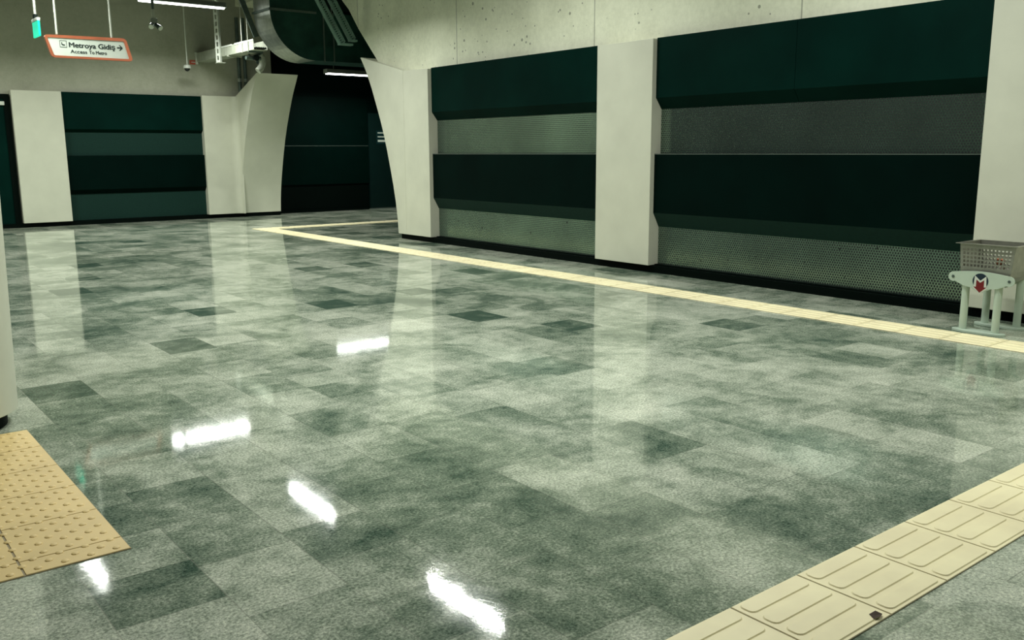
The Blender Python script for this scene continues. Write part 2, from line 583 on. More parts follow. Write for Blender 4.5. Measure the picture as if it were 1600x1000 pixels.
t = thing('wall_panel', (6.6, YP, 0.1), 'dark panel bay between the two white pillars of the far wall', 'wall panel', 'dark panel bays')
x0, x1 = 5.012, 8.173
up = [(YP, 2.985), (YP, 2.17), (YM, 2.10), (YC - 0.002, 2.10), (YC - 0.002, 2.985)]
lo = [(YP, 1.565), (YP, 0.80), (YM, 0.70), (YC - 0.002, 0.70), (YC - 0.002, 1.565)]
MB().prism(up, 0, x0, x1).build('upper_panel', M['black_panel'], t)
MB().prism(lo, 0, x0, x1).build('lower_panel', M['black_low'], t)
MB().box(x0, x1, YM, YC - 0.002, 1.567, 2.098).build('recessed_band', M['mesh_x'], t)
MB().box(x0, x1, YM, YC - 0.002, ZB, 0.698).build('recessed_band', M['mesh_x'], t)
MB().box(x0, x1, YP - 0.002, YP + 0.03, 1.566, 1.572).build('ledge_strip', M['base'], t)

# dark door left of the far pillar
t = thing('door_1', (3.5, YP, 0), 'dark metal door at the far left edge', 'door', None, 'structure')
MB().box(3.0, 3.86, YP + 0.03, YC - 0.002, 0.02, 2.80).build('door_leaf', M['black_panel'], t)
MB().box(3.86, 3.98, YP + 0.01, YC - 0.002, 0.0, 2.90).box(2.9, 3.86, YP + 0.01, YC - 0.002, 2.802, 2.90).build('door_frame', M['base'], t)
MB().box(3.2, 3.87, YP - 0.03, YP + 0.029, 2.66, 2.74).build('door_closer', M['offwhite'], t, bevel=0.008)
MB().box(3.2, 3.79, YP - 0.012, YP + 0.009, 2.815, 2.835).build('frame_strip', M['offwhite'], t)

# panels and door along the passage wall
t = thing('wall_panel', (11.6, 23.05, 0.06), 'black panelling on the wall inside the side passage', 'wall panel', 'dark panel bays')
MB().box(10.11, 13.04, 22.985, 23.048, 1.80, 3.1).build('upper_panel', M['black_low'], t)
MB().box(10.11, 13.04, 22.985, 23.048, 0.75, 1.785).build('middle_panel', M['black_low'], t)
MB().box(10.11, 13.04, 23.02, 23.048, 0.06, 0.745).build('lower_panel', M['base'], t)
MB().box(10.11, 13.04, 22.98, 23.04, 1.787, 1.798).build('ledge_strip', M['ledge'], t)
t = thing('door_2', (13.8, 23.0, 0), 'dark green metal door deep in the side passage', 'door', None, 'structure')
MB().box(13.06, 14.9, 22.96, 23.045, 0.035, 2.7).build('door_leaf', plain('door_green', (0.003, 0.014, 0.012), 0.5, spec=0.1), t)
MB().box(13.06, 14.9, 22.94, 23.045, 0.0, 0.03).build('threshold', M['ledge'], t)
pl = MB().box(13.30, 13.62, 22.95, 22.959, 1.84, 2.22).build('notice_plate', plain('plate_blue', (0.006, 0.028, 0.028), 0.5, spec=0.1), t)
MB().box(13.34, 13.58, 22.946, 22.9495, 2.14, 2.17).box(13.34, 13.58, 22.946, 22.9495, 2.03, 2.06).box(13.34, 13.58, 22.946, 22.9495, 1.90, 1.96).build('notice_print', M['sign_face'], pl)


# ------------------------------------------------------------------ tactile paving
def rounded(x0, x1, y0, y1, r, n=4):
    pts = []
    for cx, cy, a0 in ((x1 - r, y1 - r, 0), (x0 + r, y1 - r, 90), (x0 + r, y0 + r, 180), (x1 - r, y0 + r, 270)):
        for k in range(n + 1):
            a = math.radians(a0 + 90 * k / n)
            pts.append((cx + r * math.cos(a), cy + r * math.sin(a)))
    return pts


def raised(mb, pts, z0, z1, inset):
    n = len(pts)
    cx = sum(p[0] for p in pts) / n
    cy = sum(p[1] for p in pts) / n
    xs = max(abs(p[0] - cx) for p in pts)
    ys = max(abs(p[1] - cy) for p in pts)
    top = [(cx + (p[0] - cx) * (1 - inset / xs), cy + (p[1] - cy) * (1 - inset / ys)) for p in pts]
    mb.add([(p[0], p[1], z0) for p in pts] + [(p[0], p[1], z1) for p in top],
           [tuple(range(n, 2 * n))] + [(i, (i + 1) % n, (i + 1) % n + n, i + n) for i in range(n)])


def guide_strip(name, along, a0, a1, b0, b1, first, label, pitch=0.41):
    """guide paving with four long ribs per tile; along = 0 runs on x, 1 on y"""
    mid = ((a0 + a1) / 2, (b0 + b1) / 2)
    t = thing(name, (mid[0], mid[1], 0) if along == 0 else (mid[1], mid[0], 0), label, 'tactile paving', 'yellow tactile paving')
    bed = MB()
    tiles = MB()
    if along == 0:
        bed.box(a0, a1, b0, b1, 0.0005, 0.003)
    else:
        bed.box(b0, b1, a0, a1, 0.0005, 0.003)
    s = first
    while s > a0:
        s -= pitch
    while s < a1:
        e0, e1 = max(s + 0.003, a0), min(s + pitch - 0.003, a1)
        s += pitch
        if e1 - e0 < 0.02:
            continue
        rect = [(e0, b0), (e1, b0), (e1, b1), (e0, b1)]
        flip = (lambda q: [(p[1], p[0]) for p in q][::-1]) if along else (lambda q: q)
        raised(tiles, flip(rect), 0.001, 0.006, 0.002)
        if e1 - e0 > 0.12:
            wd = (b1 - b0) / 4
            for k in range(4):
                c0 = b0 + wd * k + 0.013
                raised(tiles, flip(rounded(e0 + 0.02, e1 - 0.02, c0, c0 + wd - 0.026, 0.025)), 0.0055, 0.0105, 0.004)
    bed.build('bed', M['tactile_seam'], t)
    tiles.build('ribbed_tiles', M['tactile'], t)
    return t


guide_strip('tactile_strip', 1, 1.895, 18.83, 7.75, 8.165, 4.147, 'long cream tactile strip running in front of the right wall')
guide_strip('tactile_strip', 0, 8.168, 17.9, 18.43, 18.83, 8.168, 'thin cream tactile strip branching off into the dark passage')
guide_strip('tactile_strip', 0, -3.0, 8.165, 1.495, 1.89, 2.51, 'wide cream ribbed tactile strip crossing the bottom right corner')

t = thing('tactile_pad', (0.55, 4.86, 0), 'yellow studded warning tactile pad at the lower left', 'tactile paving', 'yellow tactile paving')
MB().box(-0.30, 0.955, 3.80, 5.92, 0.0005, 0.003).build('bed', M['tactile_seam'], t)
pad = MB()
for ix in range(4):
    xa, xb = max(-0.30, 0.957 - 0.405 * (ix + 1)), 0.955 - 0.405 * ix
    ys = [3.80, 3.945, 4.345, 4.745, 5.13, 5.53, 5.92]
    for ya, yb in zip(ys, ys[1:]):
        raised(pad, [(xa + 0.002, ya + 0.002), (xb - 0.002, ya + 0.002), (xb - 0.002, yb - 0.002), (xa + 0.002, yb - 0.002)], 0.001, 0.006, 0.002)
pad.build('pad_tiles', M['dot'], t)
dm = MB()
row = 0
y = 3.84
while y < 5.90:
    x = 0.905 - (0.05 if row % 2 else 0)
    while x > -0.28:
        prof = [(0.017, 0.0055), (0.015, 0.0085), (0.010, 0.0105), (0.004, 0.0112)]
        dm.lathe((x, y, 0), prof, 8)
        x -= 0.10
    y += 0.05
    row += 1
o = dm.build('studs', M['dot'], t, smooth=True)
o['kind'] = 'stuff'


# ------------------------------------------------------------------ lamps
def lamp(cx, cy, z, along, length, label, rod_top, boost=1.0, spread=LAMP_SPREAD, name='ceiling_lamp'):
    t = thing(name, (cx, cy, z), label, 'lamp', 'fluorescent strip lamps')
    h = length / 2

    def bx(mb, a0, a1, b0, b1, z0, z1):
        return mb.box(cx + a0, cx + a1, cy + b0, cy + b1, z0, z1) if along == 0 else mb.box(cx + b0, cx + b1, cy + a0, cy + a1, z0, z1)
    prof = [(-0.105, 0.022), (-0.065, 0.12), (0.065, 0.12), (0.105, 0.022), (0.098, 0.022), (0.060, 0.113), (-0.060, 0.113), (-0.098, 0.022)]
    ax = 0 if along == 0 else 1
    mb = MB()
    mb.prism([((cy if along == 0 else cx) + p, z + q) for p, q in prof], ax, (cx if along == 0 else cy) - h, (cx if along == 0 else cy) + h)
    mb.build('housing', M['housing'], t)
    bx(MB(), -h - 0.012, -h, -0.10, 0.10, z + 0.01, z + 0.118).build('end_cap', M['housing'], t)
    bx(MB(), h, h + 0.012, -0.10, 0.10, z + 0.01, z + 0.118).build('end_cap', M['housing'], t)
    d = MB()
    bx(d, -h + 0.004, h - 0.004, -0.032, 0.032, z - 0.012, z + 0.024)
    d.build('diffuser', M['tube'], t, bevel=0.008)
    li = bpy.data.lights.new('tube_light', 'AREA')
    li.shape = 'RECTANGLE'
    li.size = length - 0.04 if along == 0 else 0.06
    li.size_y = 0.06 if along == 0 else length - 0.04
    li.energy = LAMP_POWER * boost
    li.color = LAMP_COLOUR
    li.spread = math.radians(spread)
    lo_ = bpy.data.objects.new('tube_light', li)
    COL.objects.link(lo_)
    lo_.parent = t
    lo_.location = (0, 0, -0.014)
    for s in (-1, 1):
        px, py = (cx + s * h * 0.75, cy) if along == 0 else (cx, cy + s * h * 0.75)
        MB().tube((px, py, z + 0.12), (px, py, rod_top), 0.008, 8).build('rod', M['housing'], t)
    return t


lamp(6.87, 19.65, 4.655, 0, 1.78, 'fluorescent strip lamp hanging near the top left above the far pillars', CEIL, 1.45, 155.0)
lamp(1.95, 19.65, 4.655, 0, 1.78, 'added unseen strip lamp beyond the top left corner, brightening the far pillars', CEIL, 1.45, 155.0)  # extra lamp out of view, added to brighten the far left pillars
lamp(11.83, 21.3, 3.565, 0, 1.78, 'fluorescent strip lamp glowing inside the dark passage', 5.4, 0.8, 160.0)
for x, y, lb in ((6.8, 14.5, 'fluorescent strip lamp mirrored in the floor left of centre'),
                 (6.8, 9.7, 'fluorescent strip lamp mirrored in the floor at the bottom'),
                 (6.8, 4.9, 'fluorescent strip lamp overhead in front of the wide panel bay'),
                 (6.8, 0.1, 'fluorescent strip lamp overhead right of the camera'),
                 (3.0, 14.5, 'fluorescent strip lamp mirrored in the floor beside the studded pad'),
                 (3.0, 9.7, 'fluorescent strip lamp overhead in the left row, second from the far end'),
                 (3.0, 4.9, 'fluorescent strip lamp overhead in front of the camera')):
    lamp(x, y, 4.655, 1, 1.75, lb, CEIL, 1.0, 172.0 if x > 5 and y < 12 else LAMP_SPREAD)


# ------------------------------------------------------------------ hanging sign
def text_mesh(name, body, x0, x1, zbase, zcap, y, mat, parent, bold=0.02, slant=0.0):
    cu = bpy.data.curves.new(name, 'FONT')
    cu.body = body
    cu.size = 1.0
    cu.shear = slant
    cu.extrude = 0.01
    ob_ = bpy.data.objects.new(name, cu)
    COL.objects.link(ob_)
    bpy.context.view_layer.update()
    me = bpy.data.meshes.new_from_object(ob_.evaluated_get(bpy.context.evaluated_depsgraph_get()))
    bpy.data.objects.remove(ob_)
    bpy.data.curves.remove(cu)
    xs = [v.co.x for v in me.vertices]
    lo_, hi_ = min(xs), max(xs)
    capz = 0.73
    org = root_loc(parent)
    for v in me.vertices:
        px = x0 + (v.co.x - lo_) / (hi_ - lo_) * (x1 - x0)
        pz = zbase + v.co.y / capz * (zcap - zbase)
        v.co = Vector((px, y - v.co.z * 0.1, pz)) - org
    # heavier strokes: the outlines overlaid with small sideways and upward shifts
    heavy = MB()
    for k, (dx, dz) in enumerate(((-1, 0), (1, 0), (0, -0.6), (0, 0.6), (0, 0))):
        heavy.add([(v.co.x + dx * bold, v.co.y - 0.00004 * k, v.co.z + dz * bold) for v in me.vertices], [tuple(p.vertices) for p in me.polygons])
    bpy.data.meshes.remove(me)
    me = bpy.data.meshes.new(name)
    me.from_pydata(heavy.v, [], heavy.f)
    me.materials.append(mat)
    o = bpy.data.objects.new(name, me)
    COL.objects.link(o)
    o.parent = parent
    return o


SY = 15.35
t = thing('hanging_sign', (3.85, SY, 3.06), 'white metro direction sign in a copper frame hanging on two rods', 'sign')
inner = [(3.295, 3.346), (4.392, 3.356), (4.455, 3.092), (3.372, 3.090)]
fr = MB()
# frame = ring of bars round the inner opening
big = [(3.250, 3.385), (4.425, 3.405), (4.515, 3.060), (3.335, 3.058)]


def rnd_poly(q, r, n=4):
    out = []
    k = len(q)
    for i in range(k):
        p0, p1, p2 = Vector(q[i - 1]), Vector(q[i]), Vector(q[(i + 1) % k])
        d0 = (p0 - p1).normalized() * r
        d2 = (p2 - p1).normalized() * r
        for j in range(n + 1):
            s = j / n
            out.append(tuple((p1 + d0) * (1 - s) ** 2 + p1 * 2 * s * (1 - s) + (p1 + d2) * s * s))
    return out


ro = rnd_poly(big, 0.06)
ri = rnd_poly(inner, 0.02)
n = len(ro)
ring = [(x, SY - 0.035, z) for x, z in ro] + [(x, SY - 0.035, z) for x, z in ri] + [(x, SY + 0.035, z) for x, z in ro] + [(x, SY + 0.035, z) for x, z in ri]
fs_ = []
for i in range(n):
    j = (i + 1) % n
    fs_ += [(i, j, n + j, n + i), (2 * n + i, 3 * n + i, 3 * n + j, 2 * n + j), (i, 2 * n + i, 2 * n + j, j), (n + i, n + j, 3 * n + j, 3 * n + i)]
fr.add(ring, fs_).build('frame', M['copper'], t)
face = MB().prism(rnd_poly([(3.283, 3.354), (4.404, 3.364), (4.470, 3.083), (3.360, 3.083)], 0.035), 1, SY - 0.024, SY + 0.024).build('face_panel', M['sign_face'], t)
yt = SY - 0.0255
text_mesh('lettering', 'Metroya Gidi\u015f', 3.592, 4.255, 3.222, 3.297, yt, M["ink"], face, 0.0042)
for word, wa, wb in (('Access', 3.605, 3.840), ('To', 3.872, 3.945), ('Metro', 3.968, 4.125)):
    text_mesh('lettering', word, wa, wb, 3.137, 3.189, yt, M["ink"], face, 0.0020)
ar = MB()
ax0, az = 4.285, 3.255
ar.prism([(ax0, az - 0.010), (ax0 + 0.055, az - 0.010), (ax0 + 0.028, az - 0.042), (ax0 + 0.048, az - 0.042), (ax0 + 0.088, az), (ax0 + 0.048, az + 0.042), (ax0 + 0.028, az + 0.042), (ax0 + 0.055, az + 0.010), (ax0, az + 0.010)], 1, yt - 0.001, yt)
ar.build('arrow', M['ink'], face)
ic = MB()
ix0, ix1, iz0, iz1, th = 3.462, 3.560, 3.212, 3.312, 0.007
for a in ((ix0, ix1, iz0, iz0 + th), (ix0, ix1, iz1 - th, iz1), (ix0, ix0 + th, iz0, iz1), (ix1 - th, ix1, iz0, iz1)):
    ic.box(a[0], a[1], yt - 0.001, yt, a[2], a[3])
ic.prism([(3.486, 3.288), (3.496, 3.288), (3.50, 3.262), (3.536, 3.254), (3.536, 3.238), (3.50, 3.242), (3.486, 3.25)], 1, yt - 0.001, yt)
ic.build('pictogram', M['ink'], face)
for px in (3.44, 4.222):
    MB().tube((px, SY, 3.40), (px, SY, CEIL), 0.016, 10).build('rod', M['rod'], t)

# green exit sign seen almost edge on
t = thing('exit_sign', (3.1, 15.02, 3.30), 'small glowing green exit sign hanging at the upper left', 'sign')
MB().box(3.085, 3.115, 14.83, 15.20, 3.305, 3.515).build('lit_panel', M['exit'], t, bevel=0.004)
MB().box(3.075, 3.125, 14.84, 15.19, 3.517, 3.56).build('top_box', M['offwhite'], t, bevel=0.006)
MB().tube((3.1, 15.02, 3.56), (3.1, 15.02, 3.62), 0.035, 12).build('collar', M['black'], t)
MB().tube((3.1, 15.02, 3.62), (3.1, 15.02, CEIL), 0.018, 10).build('rod', M['rod'], t)

# twin emergency spot
t = thing('emergency_light', (6.06, 19.0, 4.06), 'twin head emergency light on a rod in front of the lamp', 'lamp')
MB().tube((6.05, 19.0, 4.25), (6.05, 19.0, CEIL), 0.028, 10).build('rod', M['galv_dark'], t)
MB().box(5.99, 6.11, 18.95, 19.05, 4.16, 4.25).build('battery_box', M['housing'], t, bevel=0.008)
MB().box(6.02, 6.08, 18.97, 19.03, 4.25, 4.42).build('clamp', M['rod'], t)
for s, dz in ((-1, 0.0), (1, -0.015)):
    hd = MB().tube((6.05 + s * 0.03, 19.0, 4.15 + dz), (6.05 + s * 0.085, 18.90, 4.075 + dz), 0.035, 12, 0.055).build('lamp_head', M['galv_dark'], t)
    MB().tube((6.05 + s * 0.085, 18.90, 4.075 + dz), (6.05 + s * 0.092, 18.887, 4.065 + dz), 0.048, 12).build('lens', M['offwhite'], hd)

# dome camera
t = thing('dome_camera', (7.70, 22.0, 3.52), 'white dome security camera on a thin rod by the far wall', 'camera')
MB().tube((7.705, 22.0, 3.66), (7.705, 22.0, CEIL), 0.014, 10).build('rod', M['offwhite'], t)
MB().lathe((7.70, 22.0, 0), [(0.085, 3.585), (0.088, 3.62), (0.075, 3.655), (0.03, 3.67)], 20).build('housing', M['offwhite'], t, smooth=True)
MB().lathe((7.70, 22.0, 0), [(0.012, 3.517), (0.042, 3.530), (0.060, 3.556), (0.066, 3.584)], 20).build('dome', M['black'], t, smooth=True)

# red wall plate
t = thing('wall_plate', (8.09, YC, 3.74), 'small red plate on the far wall beside the cable tray', 'sign')
MB().box(8.0, 8.185, YC - 0.02, YC - 0.001, 3.743, 3.845).build('plate', M['red'], t)
MB().box(8.04, 8.15, YC - 0.024, YC - 0.0201, 3.785, 3.803).build('white_mark', M['offwhite'], t)

# ------------------------------------------------------------------ cable tray on the far wall
TX = 8.17
t = thing('cable_tray', (TX, 20.8, 3.8), 'pale metal cable tray reaching out from the far wall', 'cable tray')
tr = MB()
tr.box(TX - 0.008, TX, 19.15, 22.62, 3.80, 4.01)
tr.box(TX, TX + 0.30, 19.15, 22.62, 3.80, 3.808)
tr.box(TX + 0.30, TX + 0.308, 19.15, 22.62, 3.80, 4.01)
tr.build('channel', M['tray'], t)
MB().box(TX - 0.03, TX + 0.02, 22.60, YC - 0.002, 3.745, 4.03).build('end_plate', M['offwhite'], t)
lip = MB().box(TX - 0.016, TX - 0.008, 19.15, 20.2, 3.985, 4.02).box(TX - 0.016, TX - 0.008, 20.35, 21.4, 3.985, 4.02)
lip.build('lip', M['offwhite'], t)
cb = MB()
for k in range(5):
    cb.tube((TX + 0.04 + 0.05 * k, 19.1, 3.835), (TX + 0.04 + 0.05 * k, 22.6, 3.835), 0.02, 8)
cb.build('cables', M['black'], t)
MB().box(TX - 0.02, TX + 0.31, 19.40, 19.46, 3.77, 3.80).build('cross_bracket', M['galv_dark'], t)
MB().box(TX - 0.02, TX + 0.31, 20.60, 20.66, 3.77, 3.80).build('cross_bracket', M['tray'], t)
for yy in (19.42, 19.75):
    MB().tube((TX - 0.022, yy, 3.78), (TX - 0.022, yy, CEIL), 0.009, 8).build('hanger_rod', M['rod'], t)

t = thing('channel_strut', (8.09, 21.0, 3.66), 'slotted pale metal strut hanging in front of the cable tray', 'strut')
st = MB()
SX, SYY = 8.06, 20.98
zz = 3.66
st.box(SX, SX + 0.03, SYY - 0.055, SYY - 0.024, zz, CEIL)
st.box(SX, SX + 0.03, SYY + 0.024, SYY + 0.055, zz, CEIL)
st.box(SX + 0.03, SX + 0.07, SYY - 0.055, SYY - 0.050, zz, CEIL)
z = zz
while z < CEIL - 0.1:
    st.box(SX, SX + 0.03, SYY - 0.024, SYY + 0.024, z, z + 0.055)
    z += 0.15
stm = st.build('slotted_channel', M['offwhite'], t)
# turn the strut so that its slotted side looks down the hall
stm.data.transform(Matrix.Translation(Vector((SX + 0.02, SYY, 0)) - t.location) @ Matrix.Rotation(math.radians(35), 4, 'Z') @ Matrix.Translation(t.location - Vector((SX + 0.02, SYY, 0))))
MB().box(SX - 0.02, SX + 0.13, SYY - 0.12, SYY + 0.12, zz - 0.012, zz).build('foot_plate', M['tray'], t)

# valves and pipes at the corner
t = thing('pipe', (9.14, 22.4, 2.4), 'left upright pipe in the dark corner above the white corner pillar', 'pipe', 'corner pipes')
MB().tube((9.14, 22.42, 2.6), (9.14, 22.42, 4.9), 0.045, 12).build('run', M['galv_dark'], t, smooth=True)
MB().tube((9.14, 22.42, 3.36), (9.14, 22.42, 3.44), 0.058, 12).build('coupling', M['galv'], t)
t2 = copy_tree(t, (0.155, 0.0, 0.0))
t2['label'] = 'right upright pipe in the dark corner above the white corner pillar'
t = thing('pipe', (8.62, 20.2, 3.55), 'short pale pipe elbow below the duct bend', 'pipe', 'corner pipes')
eb = MB()
pts = [(8.62, 19.9, 3.78), (8.66, 19.9, 3.72), (8.67, 19.9, 3.62), (8.63, 19.9, 3.50), (8.55, 19.9, 3.42)]
for a, b_ in zip(pts, pts[1:]):
    eb.tube(a, b_, 0.075, 14)
eb.build('bend', M['rod'], t, smooth=True)
MB().tube((8.62, 19.9, 3.78), (8.60, 19.9, 3.80), 0.09, 14).build('flange', M['galv_dark'], t)
MB().box(8.479, 8.62, 19.88, 19.92, 3.795, 3.815).build('bracket', M['galv_dark'], t)
t = thing('valve', (8.4, 19.7, 3.6), 'dark valve cluster slung below the cable tray', 'valve')
vb = MB()
vb.tube((8.22, 19.75, 3.68), (8.56, 19.75, 3.68), 0.045, 12)
vb.build('body', M['galv_dark'], t, smooth=True)
MB().tube((8.30, 19.75, 3.68), (8.30, 19.75, 3.768), 0.022, 10).build('stem', M['galv_dark'], t)
MB().tube((8.48, 19.75, 3.56), (8.48, 19.75, 3.768), 0.03, 10).build('stem', M['galv_dark'], t)
MB().tube((8.40, 19.66, 3.68), (8.40, 19.60, 3.68), 0.07, 14).build('handwheel', M['black'], t)

# ------------------------------------------------------------------ ventilation duct
DY0, DY1 = 18.2, 19.02
t = thing('air_duct', (9.2, 18.6, 3.5), 'large galvanised air duct bending down and into the dark passage', 'duct')
DB = 3.55          # underside of the level run
DX = 8.145         # outer face of the upright run
RO = 0.97
outerc = []
for k in range(17):
    a = math.pi + (math.pi / 2) * k / 16
    outerc.append((DX + RO + RO * math.cos(a), DB + RO + RO * math.sin(a)))
DW = 1.0          # depth of the duct in the plane of the bend
innerc = []
ri_ = 0.35
for k in range(9):
    a = 1.5 * math.pi - (math.pi / 2) * k / 8
    innerc.append((DX + DW + ri_ + ri_ * math.cos(a) , DB + DW + ri_ + ri_ * math.sin(a)))
prof = [(DX, CEIL - 0.003)] + [(DX, 4.70)] + outerc + [(17.9, DB), (17.9, DB + DW)] + innerc + [(DX + DW, CEIL - 0.003)]
# cheeks and skins as separate pieces of sheet
nn = len(prof)
ck = MB()
ck.add([(x, DY0, z) for x, z in prof] + [(x, DY0 + 0.004, z) for x, z in prof], [tuple(range(nn)), tuple(range(2 * nn - 1, nn - 1, -1))] + [(i, i + nn, (i + 1) % nn + nn, (i + 1) % nn) for i in range(nn)])
ck.build('cheek', M['duct_side'], t)
ck = MB()
ck.add([(x, DY1, z) for x, z in prof] + [(x, DY1 - 0.004, z) for x, z in prof], [tuple(range(nn)), tuple(range(2 * nn - 1, nn - 1, -1))] + [(i, i + nn, (i + 1) % nn + nn, (i + 1) % nn) for i in range(nn)])
ck.build('cheek', M['duct_side'], t)
sk = MB()
skin = [(DX, CEIL - 0.003), (DX, 4.70)] + outerc
for a, b_ in zip(skin, skin[1:]):
    sk.add([(a[0], DY0, a[1]), (b_[0], DY0, b_[1]), (b_[0], DY1, b_[1]), (a[0], DY1, a[1])], [(0, 1, 2, 3)])
o = sk.build('outer_bend', M['galv'], t, smooth=True)
sk = MB()
skin2 = [outerc[-1], (17.9, DB)]
for a, b_ in zip(skin2, skin2[1:]):
    sk.add([(a[0], DY0, a[1]), (b_[0], DY0, b_[1]), (b_[0], DY1, b_[1]), (a[0], DY1, a[1])], [(0, 1, 2, 3)])
sk.build('underside', M['duct_side'], t)
MB().box(DX - 0.03, DX + DW + 0.03, DY0 - 0.03, DY1 + 0.03, 4.50, 4.545).build('flange', M['galv_dark'], t)
for xx in (9.32, 9.55):
    MB().box(xx, xx + 0.025, DY0 - 0.028, DY0, DB - 0.02, DB + DW).build('flange', M['galv_dark'], t)

# flat brace behind the bend
t = thing('brace', (8.2, 19.4, 4.5), 'flat steel brace slanting down behind the duct bend', 'brace')
MB().bar((7.314, 19.1, 6.385), (8.21, 19.1, 4.057), (0.055, 0, 0.017), (0, 0.012, 0)).build('flat_bar', M['galv_dark'], t)

# ------------------------------------------------------------------ two perforated trays climbing the arch
YT = 16.35
for (xa, za, xb, zb, lab, lx) in ((8.80, 3.72, 8.02, 5.05, 'left perforated cable tray slanting up beside the concrete arch', 0.52),
                                  (9.03, 3.80, 8.25, 5.13, 'right perforated cable tray slanting up beside the concrete arch', 0.2)):
    t = thing('perforated_tray', (xa, YT, za), lab, 'cable tray', 'slanting cable trays')
    d = Vector((xb - xa, 0, zb - za)).normalized()
    nrm = Vector((-d.z, 0, d.x))
    a = Vector((xa, YT, za)); b_ = Vector((xb, YT, zb))
    L = (b_ - a).length
    pm = MB()
    # web with slots: two rails and many rungs
    hw = 0.058
    for s in (-1, 1):
        pm.bar(a + nrm * s * (hw - 0.012), b_ + nrm * s * (hw - 0.012), nrm * 0.012, (0, 0.004, 0))
    k = 0
    q = 0.0
    while q < L:
        c0 = a + d * q
        pm.bar(c0 - nrm * (hw - 0.02), c0 + nrm * (hw - 0.02), d * 0.011, (0, 0.004, 0))
        q += 0.045
    pm.build('slotted_web', M['tray_dark'], t)
    fl = MB()
    for s in (-1, 1):
        fl.bar(a + nrm * s * hw + Vector((0, 0.05, 0)), b_ + nrm * s * hw + Vector((0, 0.05, 0)), nrm * 0.004, (0, 0.055, 0))
    fl.build('side_flange', M['tray_dark'], t)
    MB().box(xa - 0.06, xa + lx * 0.42, YT - 0.01, YT + 0.12, za - 0.035, za).build('end_bracket', M['tray_dark'], t)

# ------------------------------------------------------------------ litter bin
BX0, BX1 = 8.29, 8.73
t = thing('litter_bin', (8.5, 3.65, 0), 'perforated steel litter bin slung between mint metal stands before the right pillar', 'litter bin')


def stand(x, sgn):
    # foot: long oval plate
    ft = []
    for k in range(28):
        a = 2 * math.pi * k / 28
        ft.append((x + 0.082 * math.sin(a), 3.65 + 0.236 * math.cos(a)))
    MB().prism(ft, 2, 0.0005, 0.024).build('foot', M['stand'], t, bevel=0.004)
    for yy in (3.792, 3.505):
        MB().tube((x, yy, 0.019), (x, yy, 0.50), 0.033, 18).build('leg', M['stand'], t, smooth=True)
    xa = x - 0.045 if sgn < 0 else x + 0.030
    pts = []
    # outline of the hanger plate, clockwise from the far ear
    ye, yn, ze, r = 3.895, 3.405, 0.500, 0.044
    for k in range(9):
        a = math.radians(60 + 210 * k / 8)
        pts.append((ye - r * math.cos(a + math.pi / 2 - math.pi / 2) * -1 * -1 if False else ye + r * math.sin(a - math.radians(60) + math.radians(-15)) if False else ye + r * math.cos(math.radians(75 - 190 * k / 8)), ze + r * math.sin(math.radians(75 - 190 * k / 8))))
    pts += [(3.80, 0.425), (3.735, 0.415), (3.65, 0.368), (3.565, 0.415), (3.50, 0.425)]
    for k in range(9):
        a = math.radians(295 - 190 * k / 8)
        pts.append((yn + r * math.cos(a), ze + r * math.sin(a)))
    for k in range(1, 8):
        s = k / 8
        pts.append((yn + (ye - yn) * s, ze + r + 0.022 * math.sin(math.pi * s)))
    pl_ = MB().prism(pts, 0, xa, xa + 0.014).build('hanger_plate', M['stand'], t)
    for yy in (ye, yn):
        MB().tube((xa - 0.004, yy, ze), (xa + 0.018, yy, ze), 0.013, 12).build('bolt', M['galv_dark'], pl_)
    return pl_, xa


front, fx = stand(BX0, -1)
stand(BX1, 1)
# emblem on the front plate
ec = (3.65, 0.480)
er = 0.069
disc = [(ec[0] + er * math.cos(2 * math.pi * k / 32), ec[1] + er * math.sin(2 * math.pi * k / 32)) for k in range(32)]
MB().prism(disc, 0, fx - 0.0015, fx).build('emblem_disc', M['navy'], front)


def em(pts, d0, d1, mat, nm):
    # pts in emblem units, u to the right as seen from the hall (towards -y), v up
    MB().prism([(ec[0] - u, ec[1] + v) for u, v in pts], 0, fx - d1, fx - d0).build(nm, mat, front)


em([(-0.050, 0.048), (0.0, 0.004), (0.050, 0.048), (0.056, -0.055), (0.072, -0.055), (0.0, -0.116), (-0.072, -0.055), (-0.056, -0.055)], 0.0016, 0.0026, M['offwhite'], 'emblem_letter')
em([(-0.034, 0.012), (0.0, -0.014), (0.034, 0.012), (0.034, -0.053), (0.056, -0.053), (0.0, -0.104), (-0.056, -0.053), (-0.034, -0.053)], 0.0027, 0.0037, M['crimson'], 'emblem_arrow')


